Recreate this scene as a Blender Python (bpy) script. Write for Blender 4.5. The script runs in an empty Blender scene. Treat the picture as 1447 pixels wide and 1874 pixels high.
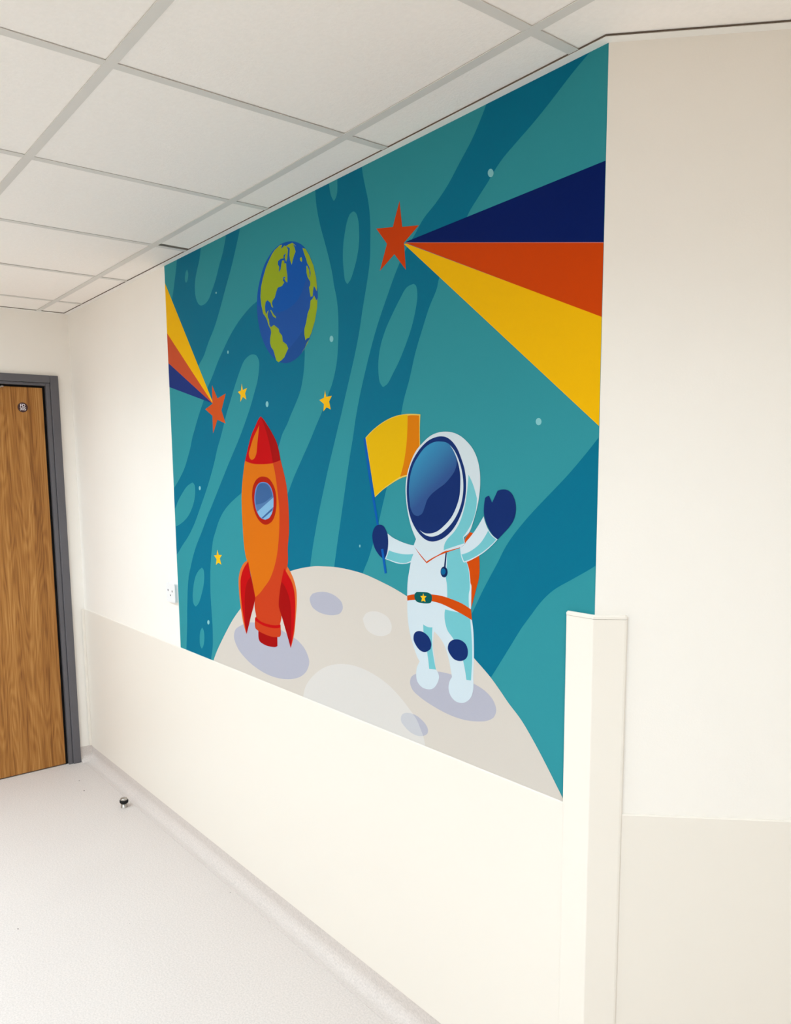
import bpy, bmesh, math, random
from mathutils import Vector, Matrix
from mathutils.geometry import tessellate_polygon

# ---------------------------------------------------------------- camera
SC = bpy.context.scene
COL = SC.collection
cam_d = bpy.data.cameras.new('camera')
cam = bpy.data.objects.new('camera', cam_d)
COL.objects.link(cam)
cam_d.sensor_fit = 'HORIZONTAL'
cam_d.sensor_width = 36.0
cam_d.lens = 35.7109
cam_d.shift_x = 0.03614
cam_d.shift_y = 0.06805
cam_d.clip_start = 0.02
cam.matrix_world = Matrix(((0.615106, -0.091699, 0.783093, 0.000),
                          (0.788346, 0.087179, -0.609024, 0.000),
                          (-0.012422, 0.991963, 0.125915, 1.640),
                          (0, 0, 0, 1)))
SC.camera = cam

# ---------------------------------------------------------------- world, exposure
world = bpy.data.worlds.new('world'); SC.world = world
world.use_nodes = True
world.node_tree.nodes['Background'].inputs[0].default_value = (0.8, 0.85, 1.0, 1)
world.node_tree.nodes['Background'].inputs[1].default_value = 0.05
SC.view_settings.view_transform = 'Standard'
SC.view_settings.look = 'None'
SC.view_settings.gamma = 1.0
SC.view_settings.use_curve_mapping = False
SC.view_settings.exposure = 0.2
LIGHT_W = 9           # radiance of the ceiling light diffusers
LIGHT_COL = (0.765, 0.91, 1.0, 1)
LAMP_W = 11               # downward lamp added below each diffuser (watts); its beam grades the walls
LAMP_SPREAD = 155
SC.cycles.max_bounces = 10
SC.cycles.diffuse_bounces = 7

# ---------------------------------------------------------------- room measures (metres)
WY = 1.405                   # mural wall
FX = -4.38                   # far wall with the door
CX = -1.0104                 # outside corner where the mural ends
OY = -3.1                    # wall behind the camera
RX = 2.6
BY = 2.5364
DX = CX + (BY - WY)          # end of the 45 degree wall
CH = 2.462                   # underside of the ceiling grid
DZ = 0.871                   # top of the dado sheet
SZ = 0.083                   # top of the coved skirting
MU = -3.128                  # left edge of the mural

# ---------------------------------------------------------------- materials
def lin(c):
    return tuple(((v/255)/12.92 if v/255 <= 0.04045 else ((v/255+0.055)/1.055)**2.4) for v in c) + (1,)

def mat(name, rgb, rough=0.5, spec=0.3, metal=0.0, noise=0.0, nscale=60, bump=0.0, bscale=200):
    m = bpy.data.materials.new(name); m.use_nodes = True
    nt = m.node_tree; b = nt.nodes['Principled BSDF']
    b.inputs['Base Color'].default_value = lin(rgb)
    b.inputs['Roughness'].default_value = rough
    b.inputs['Specular IOR Level'].default_value = spec
    b.inputs['Metallic'].default_value = metal
    tc = nt.nodes.new('ShaderNodeTexCoord')
    if noise:
        n = nt.nodes.new('ShaderNodeTexNoise'); n.inputs['Scale'].default_value = nscale
        n.inputs['Detail'].default_value = 5
        nt.links.new(tc.outputs['Object'], n.inputs['Vector'])
        r = nt.nodes.new('ShaderNodeValToRGB')
        c = lin(rgb)
        r.color_ramp.elements[0].position = 0.3; r.color_ramp.elements[1].position = 0.7
        r.color_ramp.elements[0].color = tuple(v*(1-noise) for v in c[:3]) + (1,)
        r.color_ramp.elements[1].color = tuple(min(1, v*(1+noise)) for v in c[:3]) + (1,)
        nt.links.new(n.outputs['Fac'], r.inputs['Fac'])
        nt.links.new(r.outputs['Color'], b.inputs['Base Color'])
    if bump:
        n2 = nt.nodes.new('ShaderNodeTexNoise'); n2.inputs['Scale'].default_value = bscale
        n2.inputs['Detail'].default_value = 4
        nt.links.new(tc.outputs['Object'], n2.inputs['Vector'])
        bp = nt.nodes.new('ShaderNodeBump'); bp.inputs['Strength'].default_value = bump
        bp.inputs['Distance'].default_value = 0.002
        nt.links.new(n2.outputs['Fac'], bp.inputs['Height'])
        nt.links.new(bp.outputs['Normal'], b.inputs['Normal'])
    return m

M = {}
M['wall'] = mat('wall_paint', (244, 239, 233), 0.65, 0.2, noise=0.012, nscale=3, bump=0.12, bscale=260)
M['wall_beige'] = mat('wall_paint_beige', (249, 232, 206), 0.65, 0.2, noise=0.012, nscale=3)  # tint of the unseen walls, chosen to warm the bounced light
M['dado'] = mat('dado_sheet', (236, 229, 220), 0.42, 0.35, noise=0.006, nscale=2, bump=0.03, bscale=90)
M['guard'] = mat('guard_vinyl', (237, 230, 221), 0.45, 0.35, noise=0.006, nscale=4, bump=0.05, bscale=500)
M['tile'] = mat('tile_mineral', (252, 247, 242), 0.9, 0.1, noise=0.015, nscale=90, bump=0.35, bscale=180)
M['grid'] = mat('grid_white', (222, 219, 214), 0.5, 0.3)
M['angle'] = mat('angle_white', (246, 244, 240), 0.5, 0.3)
M['void'] = mat('ceiling_void', (60, 56, 52), 0.9, 0.1)
M['shadow_line'] = mat('shadow_line_brown', (104, 92, 82), 0.9, 0.1)  # brown standing in for shade beside the ceiling trim
M['black'] = mat('seal_black', (12, 10, 10), 0.7, 0.2)
M['frame'] = mat('frame_grey', (94, 92, 97), 0.42, 0.4, noise=0.03, nscale=6)
M['plastic'] = mat('plastic_white', (236, 236, 238), 0.35, 0.4)
M['hole'] = mat('socket_hole', (120, 118, 122), 0.6, 0.2)
M['steel'] = mat('satin_steel', (176, 170, 164), 0.35, 0.5, metal=0.85)
M['sign'] = mat('sign_brown', (62, 32, 30), 0.4, 0.4)
M['sign_text'] = mat('sign_lettering', (238, 232, 238), 0.5, 0.3)
M['rubber'] = mat('rubber_black', (10, 9, 9), 0.6, 0.3)
M['speck'] = mat('dirt_speck', (70, 60, 60), 0.9, 0.1)
M['mark'] = mat('scuff_mark', (205, 197, 180), 0.9, 0.1)

def floor_mat():
    m = mat('safety_vinyl', (217, 208, 203), 0.5, 0.25, bump=0.12, bscale=300)
    nt = m.node_tree; b = nt.nodes['Principled BSDF']; tc = nt.nodes['Texture Coordinate']
    base = lin((217, 208, 203))
    n = nt.nodes.new('ShaderNodeTexNoise'); n.inputs['Scale'].default_value = 170; n.inputs['Detail'].default_value = 6
    n.inputs['Roughness'].default_value = 0.7
    n3 = nt.nodes.new('ShaderNodeTexNoise'); n3.inputs['Scale'].default_value = 2.2; n3.inputs['Detail'].default_value = 3
    for q in (n, n3): nt.links.new(tc.outputs['Object'], q.inputs['Vector'])
    r = nt.nodes.new('ShaderNodeValToRGB')
    r.color_ramp.elements[0].position = 0.33; r.color_ramp.elements[1].position = 0.62
    r.color_ramp.elements[0].color = tuple(v*0.84 for v in base[:3]) + (1,)
    r.color_ramp.elements[1].color = tuple(min(1, v*1.04) for v in base[:3]) + (1,)
    nt.links.new(n.outputs['Fac'], r.inputs['Fac'])
    r2 = nt.nodes.new('ShaderNodeValToRGB')
    r2.color_ramp.elements[0].color = (0.95, 0.94, 0.94, 1); r2.color_ramp.elements[1].color = (1, 1, 1, 1)
    nt.links.new(n3.outputs['Fac'], r2.inputs['Fac'])
    mx = nt.nodes.new('ShaderNodeMix'); mx.data_type = 'RGBA'; mx.blend_type = 'MULTIPLY'
    mx.inputs[0].default_value = 1.0
    nt.links.new(r.outputs['Color'], mx.inputs[6]); nt.links.new(r2.outputs['Color'], mx.inputs[7])
    nt.links.new(mx.outputs[2], b.inputs['Base Color'])
    return m
M['floor'] = floor_mat()

def wood_mat():
    m = bpy.data.materials.new('oak_veneer'); m.use_nodes = True
    nt = m.node_tree; b = nt.nodes['Principled BSDF']
    b.inputs['Roughness'].default_value = 0.45; b.inputs['Specular IOR Level'].default_value = 0.3
    tc = nt.nodes.new('ShaderNodeTexCoord')
    # cathedral grain: long noise along z warps broad bands
    mp = nt.nodes.new('ShaderNodeMapping'); mp.inputs['Scale'].default_value = (1, 5.5, 0.75)
    nt.links.new(tc.outputs['Object'], mp.inputs['Vector'])
    n1 = nt.nodes.new('ShaderNodeTexNoise'); n1.inputs['Scale'].default_value = 1.6; n1.inputs['Detail'].default_value = 2
    n1.inputs['Roughness'].default_value = 0.4
    nt.links.new(mp.outputs['Vector'], n1.inputs['Vector'])
    mul = nt.nodes.new('ShaderNodeMath'); mul.operation = 'MULTIPLY'; mul.inputs[1].default_value = 95
    nt.links.new(n1.outputs['Fac'], mul.inputs[0])
    sn = nt.nodes.new('ShaderNodeMath'); sn.operation = 'SINE'
    nt.links.new(mul.outputs[0], sn.inputs[0])
    # fine pores
    mp2 = nt.nodes.new('ShaderNodeMapping'); mp2.inputs['Scale'].default_value = (1, 170, 5)
    nt.links.new(tc.outputs['Object'], mp2.inputs['Vector'])
    n2 = nt.nodes.new('ShaderNodeTexNoise'); n2.inputs['Scale'].default_value = 1.0; n2.inputs['Detail'].default_value = 6
    nt.links.new(mp2.outputs['Vector'], n2.inputs['Vector'])
    mp3 = nt.nodes.new('ShaderNodeMapping'); mp3.inputs['Scale'].default_value = (1, 22, 0.9)
    nt.links.new(tc.outputs['Object'], mp3.inputs['Vector'])
    n3 = nt.nodes.new('ShaderNodeTexNoise'); n3.inputs['Scale'].default_value = 1.0; n3.inputs['Detail'].default_value = 3
    nt.links.new(mp3.outputs['Vector'], n3.inputs['Vector'])
    a1 = nt.nodes.new('ShaderNodeMath'); a1.operation = 'MULTIPLY_ADD'; a1.inputs[1].default_value = 0.05; a1.inputs[2].default_value = 0.0
    nt.links.new(sn.outputs[0], a1.inputs[0])
    a2 = nt.nodes.new('ShaderNodeMath'); a2.operation = 'MULTIPLY_ADD'; a2.inputs[1].default_value = 0.55
    nt.links.new(n2.outputs['Fac'], a2.inputs[0]); nt.links.new(a1.outputs[0], a2.inputs[2])
    a3 = nt.nodes.new('ShaderNodeMath'); a3.operation = 'MULTIPLY_ADD'; a3.inputs[1].default_value = 0.5
    nt.links.new(n3.outputs['Fac'], a3.inputs[0]); nt.links.new(a2.outputs[0], a3.inputs[2])
    r = nt.nodes.new('ShaderNodeValToRGB')
    e = r.color_ramp.elements
    e[0].position = 0.34; e[0].color = lin((124, 76, 30))
    e[1].position = 0.72; e[1].color = lin((188, 136, 74))
    k = e.new(0.52); k.color = lin((162, 108, 50))
    nt.links.new(a3.outputs[0], r.inputs['Fac'])
    nt.links.new(r.outputs['Color'], b.inputs['Base Color'])
    return m
M['wood'] = wood_mat()

def emit_mat():
    m = bpy.data.materials.new('light_diffuser'); m.use_nodes = True
    nt = m.node_tree; b = nt.nodes['Principled BSDF']
    b.inputs['Base Color'].default_value = (0.8, 0.8, 0.8, 1)
    b.inputs['Emission Color'].default_value = LIGHT_COL
    b.inputs['Emission Strength'].default_value = LIGHT_W
    return m
M['light'] = emit_mat()

# ---------------------------------------------------------------- helpers
def link(name, bm, m, parent=None, smooth=False):
    me = bpy.data.meshes.new(name)
    bmesh.ops.recalc_face_normals(bm, faces=bm.faces[:])
    bm.to_mesh(me); bm.free()
    for x in (m if isinstance(m, (list, tuple)) else [m]): me.materials.append(x)
    if smooth:
        for p in me.polygons: p.use_smooth = True
    o = bpy.data.objects.new(name, me); COL.objects.link(o)
    if parent: o.parent = parent
    return o

def empty(name, loc=(0, 0, 0), parent=None):
    o = bpy.data.objects.new(name, None); o.location = loc; o.empty_display_size = 0.1
    COL.objects.link(o)
    if parent: o.parent = parent
    return o

def tag(o, label=None, cat=None, group=None, kind=None):
    if label: o['label'] = label
    if cat: o['category'] = cat
    if group: o['group'] = group
    if kind: o['kind'] = kind
    return o

def struct(o): o['kind'] = 'structure'; return o

def box(bm, x0, x1, y0, y1, z0, z1, bev=0.0, seg=2):
    r = bmesh.ops.create_cube(bm, size=1)
    for v in r['verts']:
        v.co = Vector(((x0+x1)/2 + v.co.x*(x1-x0), (y0+y1)/2 + v.co.y*(y1-y0), (z0+z1)/2 + v.co.z*(z1-z0)))
    if bev:
        es = list({e for v in r['verts'] for e in v.link_edges})
        bmesh.ops.bevel(bm, geom=es, offset=bev, segments=seg, profile=0.5, affect='EDGES')
    return bm

def nb(*a, **k): return box(bmesh.new(), *a, **k)

def prism(bm, pts, z0, z1):
    """pts: plan polygon, extruded between two heights"""
    lo = [bm.verts.new((x, y, z0)) for x, y in pts]
    hi = [bm.verts.new((x, y, z1)) for x, y in pts]
    bm.faces.new(lo[::-1]); bm.faces.new(hi)
    n = len(pts)
    for i in range(n): bm.faces.new((lo[i], lo[(i+1) % n], hi[(i+1) % n], hi[i]))

def clip(poly, a, b, c):
    """keep the part of a polygon where a*x + b*y <= c"""
    out = []
    for i in range(len(poly)):
        p, q = poly[i], poly[(i+1) % len(poly)]
        dp, dq = a*p[0]+b*p[1]-c, a*q[0]+b*q[1]-c
        if dp <= 1e-9: out.append(p)
        if (dp < -1e-9 and dq > 1e-9) or (dp > 1e-9 and dq < -1e-9):
            t = dp/(dp-dq); out.append((p[0]+(q[0]-p[0])*t, p[1]+(q[1]-p[1])*t))
    return out

def lathe(bm, prof, cx, cy, n=40):
    rings = []
    for r, z in prof:
        rings.append([bm.verts.new((cx+r*math.cos(2*math.pi*k/n), cy+r*math.sin(2*math.pi*k/n), z)) for k in range(n)])
    for a, b in zip(rings, rings[1:]):
        for k in range(n): bm.faces.new((a[k], a[(k+1) % n], b[(k+1) % n], b[k]))
    bm.faces.new(rings[0][::-1]); bm.faces.new(rings[-1])
    return bm

# plan of the room, inside on the left of each run
PLAN = [(FX, OY), (RX, OY), (RX, BY), (DX, BY), (CX, WY), (FX, WY)]
def normal(i):
    p, q = PLAN[i], PLAN[(i+1) % 6]
    d = Vector((q[0]-p[0], q[1]-p[1])).normalized()
    return Vector((-d.y, d.x)), d
def mitre(i):
    a, b = normal((i-1) % 6)[0], normal(i)[0]
    return (a+b)/(1+a.dot(b))
def sweep(i, prof, m, name, parent=None, s0=None, s1=None, smooth=False):
    """closed profile of (distance from wall, height) run along wall i, mitred at the corners"""
    p, q = Vector(PLAN[i]), Vector(PLAN[(i+1) % 6])
    n, d = normal(i)
    A, ma = (p, mitre(i)) if s0 is None else (p+d*s0, n)
    B, mb = (q, mitre((i+1) % 6)) if s1 is None else (p+d*s1, n)
    bm = bmesh.new()
    a = [bm.verts.new((A.x+ma.x*t, A.y+ma.y*t, z)) for t, z in prof]
    b = [bm.verts.new((B.x+mb.x*t, B.y+mb.y*t, z)) for t, z in prof]
    k = len(prof)
    for j in range(k): bm.faces.new((a[j], a[(j+1) % k], b[(j+1) % k], b[j]))
    bm.faces.new(a[::-1]); bm.faces.new(b)
    return link(name, bm, m, parent, smooth)

# ---------------------------------------------------------------- structure: floor, walls
big = [(FX-0.2, OY-0.2), (RX+0.2, OY-0.2), (RX+0.2, BY+0.2), (FX-0.2, BY+0.2)]
bm = bmesh.new(); prism(bm, big, -0.1, 0.0)
floor = struct(link('floor', bm, M['floor']))
TOP = CH+0.35
def wall(i, name, m=None):
    n, d = normal(i); p, q = Vector(PLAN[i]), Vector(PLAN[(i+1) % 6])
    m0, m1 = mitre(i), mitre((i+1) % 6); t = 0.12
    pts = [tuple(p), tuple(q), tuple(q-m1*t), tuple(p-m0*t)]
    bm = bmesh.new(); prism(bm, pts, 0.0, TOP)
    return struct(link(name, bm, m or M['wall']))
wall_front = wall(0, 'wall_front', M['wall_beige']); wall_end = wall(1, 'wall_end', M['wall_beige']); wall_rear = wall(2, 'wall_rear')
wall_right = wall(3, 'wall_right'); wall_back = wall(4, 'wall_back')
# far wall with a door opening
L0, L1, LT = 0.318, 1.268, 2.083
bm = bmesh.new()
box(bm, FX-0.12, FX, L1, WY+0.12, 0, TOP)
box(bm, FX-0.12, FX, OY-0.12, L0, 0, TOP)
box(bm, FX-0.12, FX, L0, L1, LT, TOP)
wall_left = struct(link('wall_left', bm, M['wall']))

# wall behind the closed door, so the opening is never a hole
door = struct(empty('door_1', (FX, 0.8, 0)))
def at(o, root): o.matrix_parent_inverse = Matrix.Translation(-root.location); return o
leaf = at(link('door_leaf', nb(FX-0.049, FX-0.005, 0.334, 1.253, 0.006, 2.0715, bev=0.0015, seg=1), M['wood'], door), door)
fr = bmesh.new()
AO, AI = 1.332, 1.290
box(fr, FX-0.02, FX+0.018, AI, AO, 0.0, 2.136, bev=0.003)
box(fr, FX-0.02, FX+0.018, 0.254, 0.296, 0.0, 2.136, bev=0.003)
box(fr, FX-0.02, FX+0.018, 0.2965, AI-0.0005, 2.097, 2.136, bev=0.003)
ar = at(link('architrave', fr, M['frame'], door), door)
fr = bmesh.new()
box(fr, FX-0.10, FX+0.010, L1-0.001, AI-0.001, 0.0, 2.096, bev=0.002)
box(fr, FX-0.10, FX+0.010, 0.297, L0+0.001, 0.0, 2.096, bev=0.002)
box(fr, FX-0.10, FX+0.010, L0+0.002, L1-0.002, 2.082, 2.096, bev=0.002)
at(link('frame_lining', fr, M['frame'], door), door)
fr = bmesh.new()
box(fr, FX-0.09, FX-0.012, 1.2545, 1.2668, 0.0, 2.081)
box(fr, FX-0.09, FX-0.012, 0.3195, 0.3325, 0.0, 2.081)
box(fr, FX-0.09, FX-0.012, 0.333, 1.254, 2.0725, 2.081)
box(fr, FX-0.09, FX-0.06, 0.333, 1.254, 0.0, 2.072)
at(link('door_seal', fr, M['black'], door), door)
fr = bmesh.new()
box(fr, FX-0.004, FX+0.004, 1.035, 1.047, 2.062, 2.070, bev=0.002)
box(fr, FX-0.004, FX+0.008, 1.047, 1.060, 2.066, 2.073, bev=0.002)
at(link('top_catch', fr, M['steel'], door), door)

# ---------------------------------------------------------------- skirting, dado sheet
R = 0.040
cove = [(0.0, SZ), (0.003, SZ)] + [(0.003+R-R*math.cos(a), R-R*math.sin(a)+0.0) for a in [math.pi/2*k/8 for k in range(9)]] + [(0.06, 0.0015), (0.06, -0.0005), (0.0, -0.0005)]
sides = ['front', 'end', 'rear', 'right', 'back']
for i in range(5): struct(sweep(i, cove, M['floor'], 'baseboard_'+sides[i]))
struct(sweep(5, cove, M['floor'], 'baseboard_left', s1=WY-AO-0.001, s0=None))
struct(sweep(5, cove, M['floor'], 'baseboard_left', s0=WY-0.253, s1=None))
dado = [(0.0, SZ-0.006), (0.0052, SZ-0.006), (0.0052, DZ-0.002), (0.0035, DZ), (0.0, DZ)]
for i, nm in ((3, 'right'), (4, 'back'), (2, 'rear'), (1, 'end'), (0, 'front')):
    w_ = {'right': wall_right, 'back': wall_back, 'rear': wall_rear, 'end': wall_end, 'front': wall_front}[nm]
    o = sweep(i, dado, M['dado'], 'dado_sheet', w_)
    o['label'] = 'cream wall protection sheet with a square top edge'
struct(link('trim_1', nb(FX+0.0055, FX+0.0095, WY-0.020, WY-0.0055, SZ, DZ, bev=0.001), M['dado']))

# ---------------------------------------------------------------- corner guard
n3, d3 = normal(3); n4, d4 = normal(4); mc = mitre(4); C = Vector((CX, WY))
def guard_piece(z0, z1, t0, t1, name, m, parent, lip=0.0, wl=0.070, wr=0.068):
    """bent strip over the outside corner, from t0 to t1 off the wall"""
    bm = bmesh.new()
    A = C - d3*wr; B = C + d4*wl
    def P(v, n, t): return (v.x+n.x*t, v.y+n.y*t)
    ridge = []
    for k in range(7):
        f = k/6; nn = (n3*(1-f) + n4*f).normalized(); r = 0.004
        cc = C + mc*(t1-r)
        ridge.append((cc.x+nn.x*r, cc.y+nn.y*r))
    pts = [P(A, n3, t0), P(A, n3, t1-0.005), P(A + d3*0.003, n3, t1-0.001), P(A + d3*0.007, n3, t1)] + ridge + \
          [P(B - d4*0.007, n4, t1), P(B - d4*0.003, n4, t1-0.001), P(B, n4, t1-0.005), P(B, n4, t0), (C.x+mc.x*t0, C.y+mc.y*t0)]
    lo = [bm.verts.new((x, y, z0)) for x, y in pts]; k = len(pts)
    hi = [bm.verts.new((x, y, z1-lip)) for x, y in pts]
    for j in range(k): bm.faces.new((lo[j], lo[(j+1) % k], hi[(j+1) % k], hi[j]))
    last = hi
    if lip:
        cen = C + mc*t0
        tp = []
        for (x, y) in pts:
            dv = Vector((x, y)); s = 1
            for base, nn in ((n3, d3), (n4, -d4)): pass
            # pull the outer face back and the ends in for the rounded cap
            n_ = n3 if (dv-C).dot(d3) < 0 else n4
            off = (dv-C).dot(n_) - t0
            along = (dv-C).dot(d3) if n_ is n3 else -(dv-C).dot(d4)
            pull = 0.45*off
            w = wr if n_ is n3 else wl
            shift = max(0.0, (-along) - (w-0.005))
            dirv = d3 if n_ is n3 else -d4
            q = dv - n_*pull + dirv*shift
            tp.append((q.x, q.y))
        top = [bm.verts.new((x, y, z1)) for x, y in tp]
        for j in range(k): bm.faces.new((hi[j], hi[(j+1) % k], top[(j+1) % k], top[j]))
        last = top
    bm.faces.new(lo[::-1]); bm.faces.new(last)
    return at(link(name, bm, m, parent), parent)
guard = tag(empty('corner_guard', (CX, WY, 0)), 'tall cream plastic corner guard on the outside corner beside the mural', 'corner guard')
GT = 1.318
guard_piece(SZ-0.004, GT-0.0095, 0.0056, 0.0105, 'guard_cover', M['guard'], guard)
guard_piece(GT-0.0087, GT, 0.0056, 0.0113, 'end_cap', M['guard'], guard, lip=0.004)
guard_piece(SZ-0.002, GT-0.002, 0.0, 0.0056, 'retainer', M['guard'], guard, wl=0.0696, wr=0.0676)

# ---------------------------------------------------------------- ceiling: void slab, grid, tiles
bm = bmesh.new(); prism(bm, big, TOP, TOP+0.1)
ceiling = struct(link('ceiling', bm, M['void']))
RY0, GX0, S = 1.252, -1.0761, 0.6
runners = [RY0 + S*k for k in (2, 1, 0, -1, -2, -3, -4, -5, -6, -7)]
crosses = [GX0 - S*k for k in range(-6, 6)]
F2 = 0.012
def in_room(poly):
    """a plan polygon cut to the room: the part in front of the mural wall line, then the part past the angled wall"""
    p = poly
    for c in ((-1, 0, -FX), (1, 0, RX), (0, -1, -OY), (0, 1, BY)): p = clip(p, *c) if p else p
    if len(p) < 3: return []
    a = clip(p, 0, 1, WY)
    b = clip(p, 0, -1, -WY)
    if len(b) >= 3:
        # inside of the 45 degree wall: (P-C).n3 >= 0
        b = clip(b, -n3.x, -n3.y, -(n3.x*C.x + n3.y*C.y))
    def area(q): return abs(sum(q[i][0]*q[(i+1) % len(q)][1]-q[(i+1) % len(q)][0]*q[i][1] for i in range(len(q)))/2) if len(q) > 2 else 0
    return [q for q in (a, b) if area(q) > 2e-4]
def plan_part(poly, z0, z1, name, m, parent):
    ps = in_room(poly)
    if not ps: return None
    bm = bmesh.new()
    for q in ps: prism(bm, q, z0, z1)
    return link(name, bm, m, parent)
LIGHTS = [(-0.176, -0.248), (0.424, 0.352), (-2.576, -0.248), (-3.776, -0.248), (-0.776, -1.448), (-2.576, -1.448)]  # cells of the unseen panels, picked for how they light the walls
def cell(i, r): return crosses[i+1], crosses[i], runners[r+1], runners[r]
ys = [BY+0.1] + runners + [OY-0.1]
xs = [RX+0.1] + crosses + [FX-0.1]
random.seed(4)
light_cells = []
for a in range(len(ys)-1):
    for b in range(len(xs)-1):
        y1, y0, x1, x0 = ys[a], ys[a+1], xs[b], xs[b+1]
        if (round((x0+x1)/2, 1), round((y0+y1)/2, 1)) in [(round(u, 1), round(v, 1)) for u, v in LIGHTS]:
            light_cells.append((x0, x1, y0, y1)); continue
        g = 0.003
        poly = [(x0+g, y0+g), (x1-g, y0+g), (x1-g, y1-g), (x0+g, y1-g)]
        # the cut tile by the wall that has slipped and shows a dark slot
        if abs(x0 - (GX0-1.8)) < 0.01 and abs(y0-RY0) < 0.01:
            poly = [(x0+0.034, y0+g), (x1-g, y0+g), (x1-g, y1-g), (x0+0.015, y1-g)]
        h = 0.0025 + random.uniform(-0.0004, 0.0006)
        plan_part(poly, CH+h, CH+h+0.014, 'ceiling_tile', M['tile'], ceiling)
for y in runners:
    plan_part([(FX, y-F2), (RX, y-F2), (RX, y+F2), (FX, y+F2)], CH-0.0002, CH+0.0014, 'main_runner', M['grid'], ceiling)
for x in crosses:
    for a in range(len(ys)-1):
        y1, y0 = ys[a]-F2, ys[a+1]+F2
        plan_part([(x-F2, y0), (x+F2, y0), (x+F2, y1), (x-F2, y1)], CH+0.0002, CH+0.0016, 'cross_tee', M['grid'], ceiling)
angle = [(0.0, CH-0.0012), (0.0235, CH-0.0012), (0.0235, CH+0.0003), (0.0015, CH+0.0003), (0.0015, CH+0.022), (0.0, CH+0.022)]
shadow_line = [(0.0237, CH-0.0002), (0.0250, CH-0.0002), (0.0250, CH+0.0024), (0.0237, CH+0.0024)]  # dark solid strip imitating the shadow line inside the wall trim
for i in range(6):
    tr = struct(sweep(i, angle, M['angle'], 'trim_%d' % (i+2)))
    sweep(i, shadow_line, M['shadow_line'], 'painted_shadow_line', tr)

# ---------------------------------------------------------------- ceiling lights (unseen, assumed fittings set out to light the walls)
for k, (x0, x1, y0, y1) in enumerate(light_cells):
    xc, yc = (x0+x1)/2, (y0+y1)/2
    ld = bpy.data.lights.new('panel_lamp', 'AREA'); ld.shape = 'SQUARE'; ld.size = 0.54
    ld.energy = LAMP_W; ld.color = LIGHT_COL[:3]; ld.spread = math.radians(LAMP_SPREAD)
    t = tag(empty('unseen_ceiling_light', (xc, yc, CH)), None, 'ceiling light', 'unseen lit square panels added to the tiled ceiling')
    where = {(-0.8, 0.4): 'almost above the camera', (-0.2, -0.2): 'almost above the camera', (1.0, 0.4): 'right of the camera towards the end wall', (-2.6, -0.2): 'halfway along the mural side row',
             (-3.8, -0.2): 'nearest the oak door', (-0.8, -1.4): 'behind the camera', (-2.6, -1.4): 'in the back row towards the door wall', (1.0, -0.2): 'right of the camera towards the end wall'}
    t['label'] = 'unseen square lit ceiling panel ' + where.get((round(xc, 1), round(yc, 1)), 'beside the beige end wall')
    bm = bmesh.new()
    for (a, b, c, d) in ((x0+.004, x0+.026, y0+.004, y1-.004), (x1-.026, x1-.004, y0+.004, y1-.004), (x0+.026, x1-.026, y0+.004, y0+.026), (x0+.026, x1-.026, y1-.026, y1-.004)):
        box(bm, a, b, c, d, CH+0.0022, CH+0.03)
    at(link('light_frame', bm, M['grid'], t), t)
    lo = bpy.data.objects.new('panel_lamp', ld); lo.location = (0, 0, 0.004); COL.objects.link(lo); lo.parent = t
    at(link('diffuser', nb(x0+.027, x1-.027, y0+.027, y1-.027, CH+0.006, CH+0.010), M['light'], t), t)

# ---------------------------------------------------------------- the mural (flat print on the wall)
INK = {'teal': (52, 151, 163), 'teal_dark': (0, 116, 148), 'navy_top': (0, 28, 100), 'navy_low': (34, 56, 130), 'orange_deep': (214, 70, 0), 'orange_low': (208, 84, 48), 'yellow_deep': (252, 192, 0), 'line_pink': (210, 130, 130), 'orange_star': (210, 66, 4), 'orange_star2': (214, 86, 32), 'yellow_star': (255, 196, 20), 'dot': (140, 206, 212), 'blue_mid': (34, 88, 172), 'blue_light': (16, 90, 182), 'blue_dark': (30, 82, 158), 'green': (158, 178, 36), 'moon': (220, 212, 204), 'crater': (186, 186, 202), 'moon_pale': (226, 222, 219), 'crater_pale': (205, 206, 213), 'red': (200, 2, 10), 'red_dark': (168, 2, 4), 'orange_edge': (226, 112, 48), 'vermilion': (206, 64, 26), 'orange': (224, 116, 14), 'brick_red': (180, 30, 6), 'glass_rim': (106, 138, 196), 'glass_dark': (62, 102, 156), 'glass_mid': (84, 126, 178), 'glass_light': (134, 186, 226), 'pole_blue': (0, 94, 184), 'flag_pale': (236, 204, 96), 'yellow': (238, 188, 0), 'orange_flag': (226, 128, 0), 'orange_deep2': (212, 76, 0), 'suit': (214, 229, 239), 'suit_cyan': (118, 199, 210), 'helmet': (215, 228, 236), 'navy': (16, 46, 112), 'visor_low': (38, 80, 144), 'visor_high': (46, 142, 190), 'navy_ink': (8, 36, 88), 'pend_blue': (0, 100, 156), 'green_dark': (0, 92, 92)}
DENSITY = 0.83       # the print is denser than its swatches
def swatch(c):
    v = lin(c); return tuple(x*DENSITY for x in v[:3]) + (1,)
def to_srgb(v):
    return tuple(255*(12.92*x if x <= 0.0031308 else 1.055*x**(1/2.4)-0.055) for x in v[:3])
INK = {k: to_srgb(swatch(v)) for k, v in INK.items()}
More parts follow.
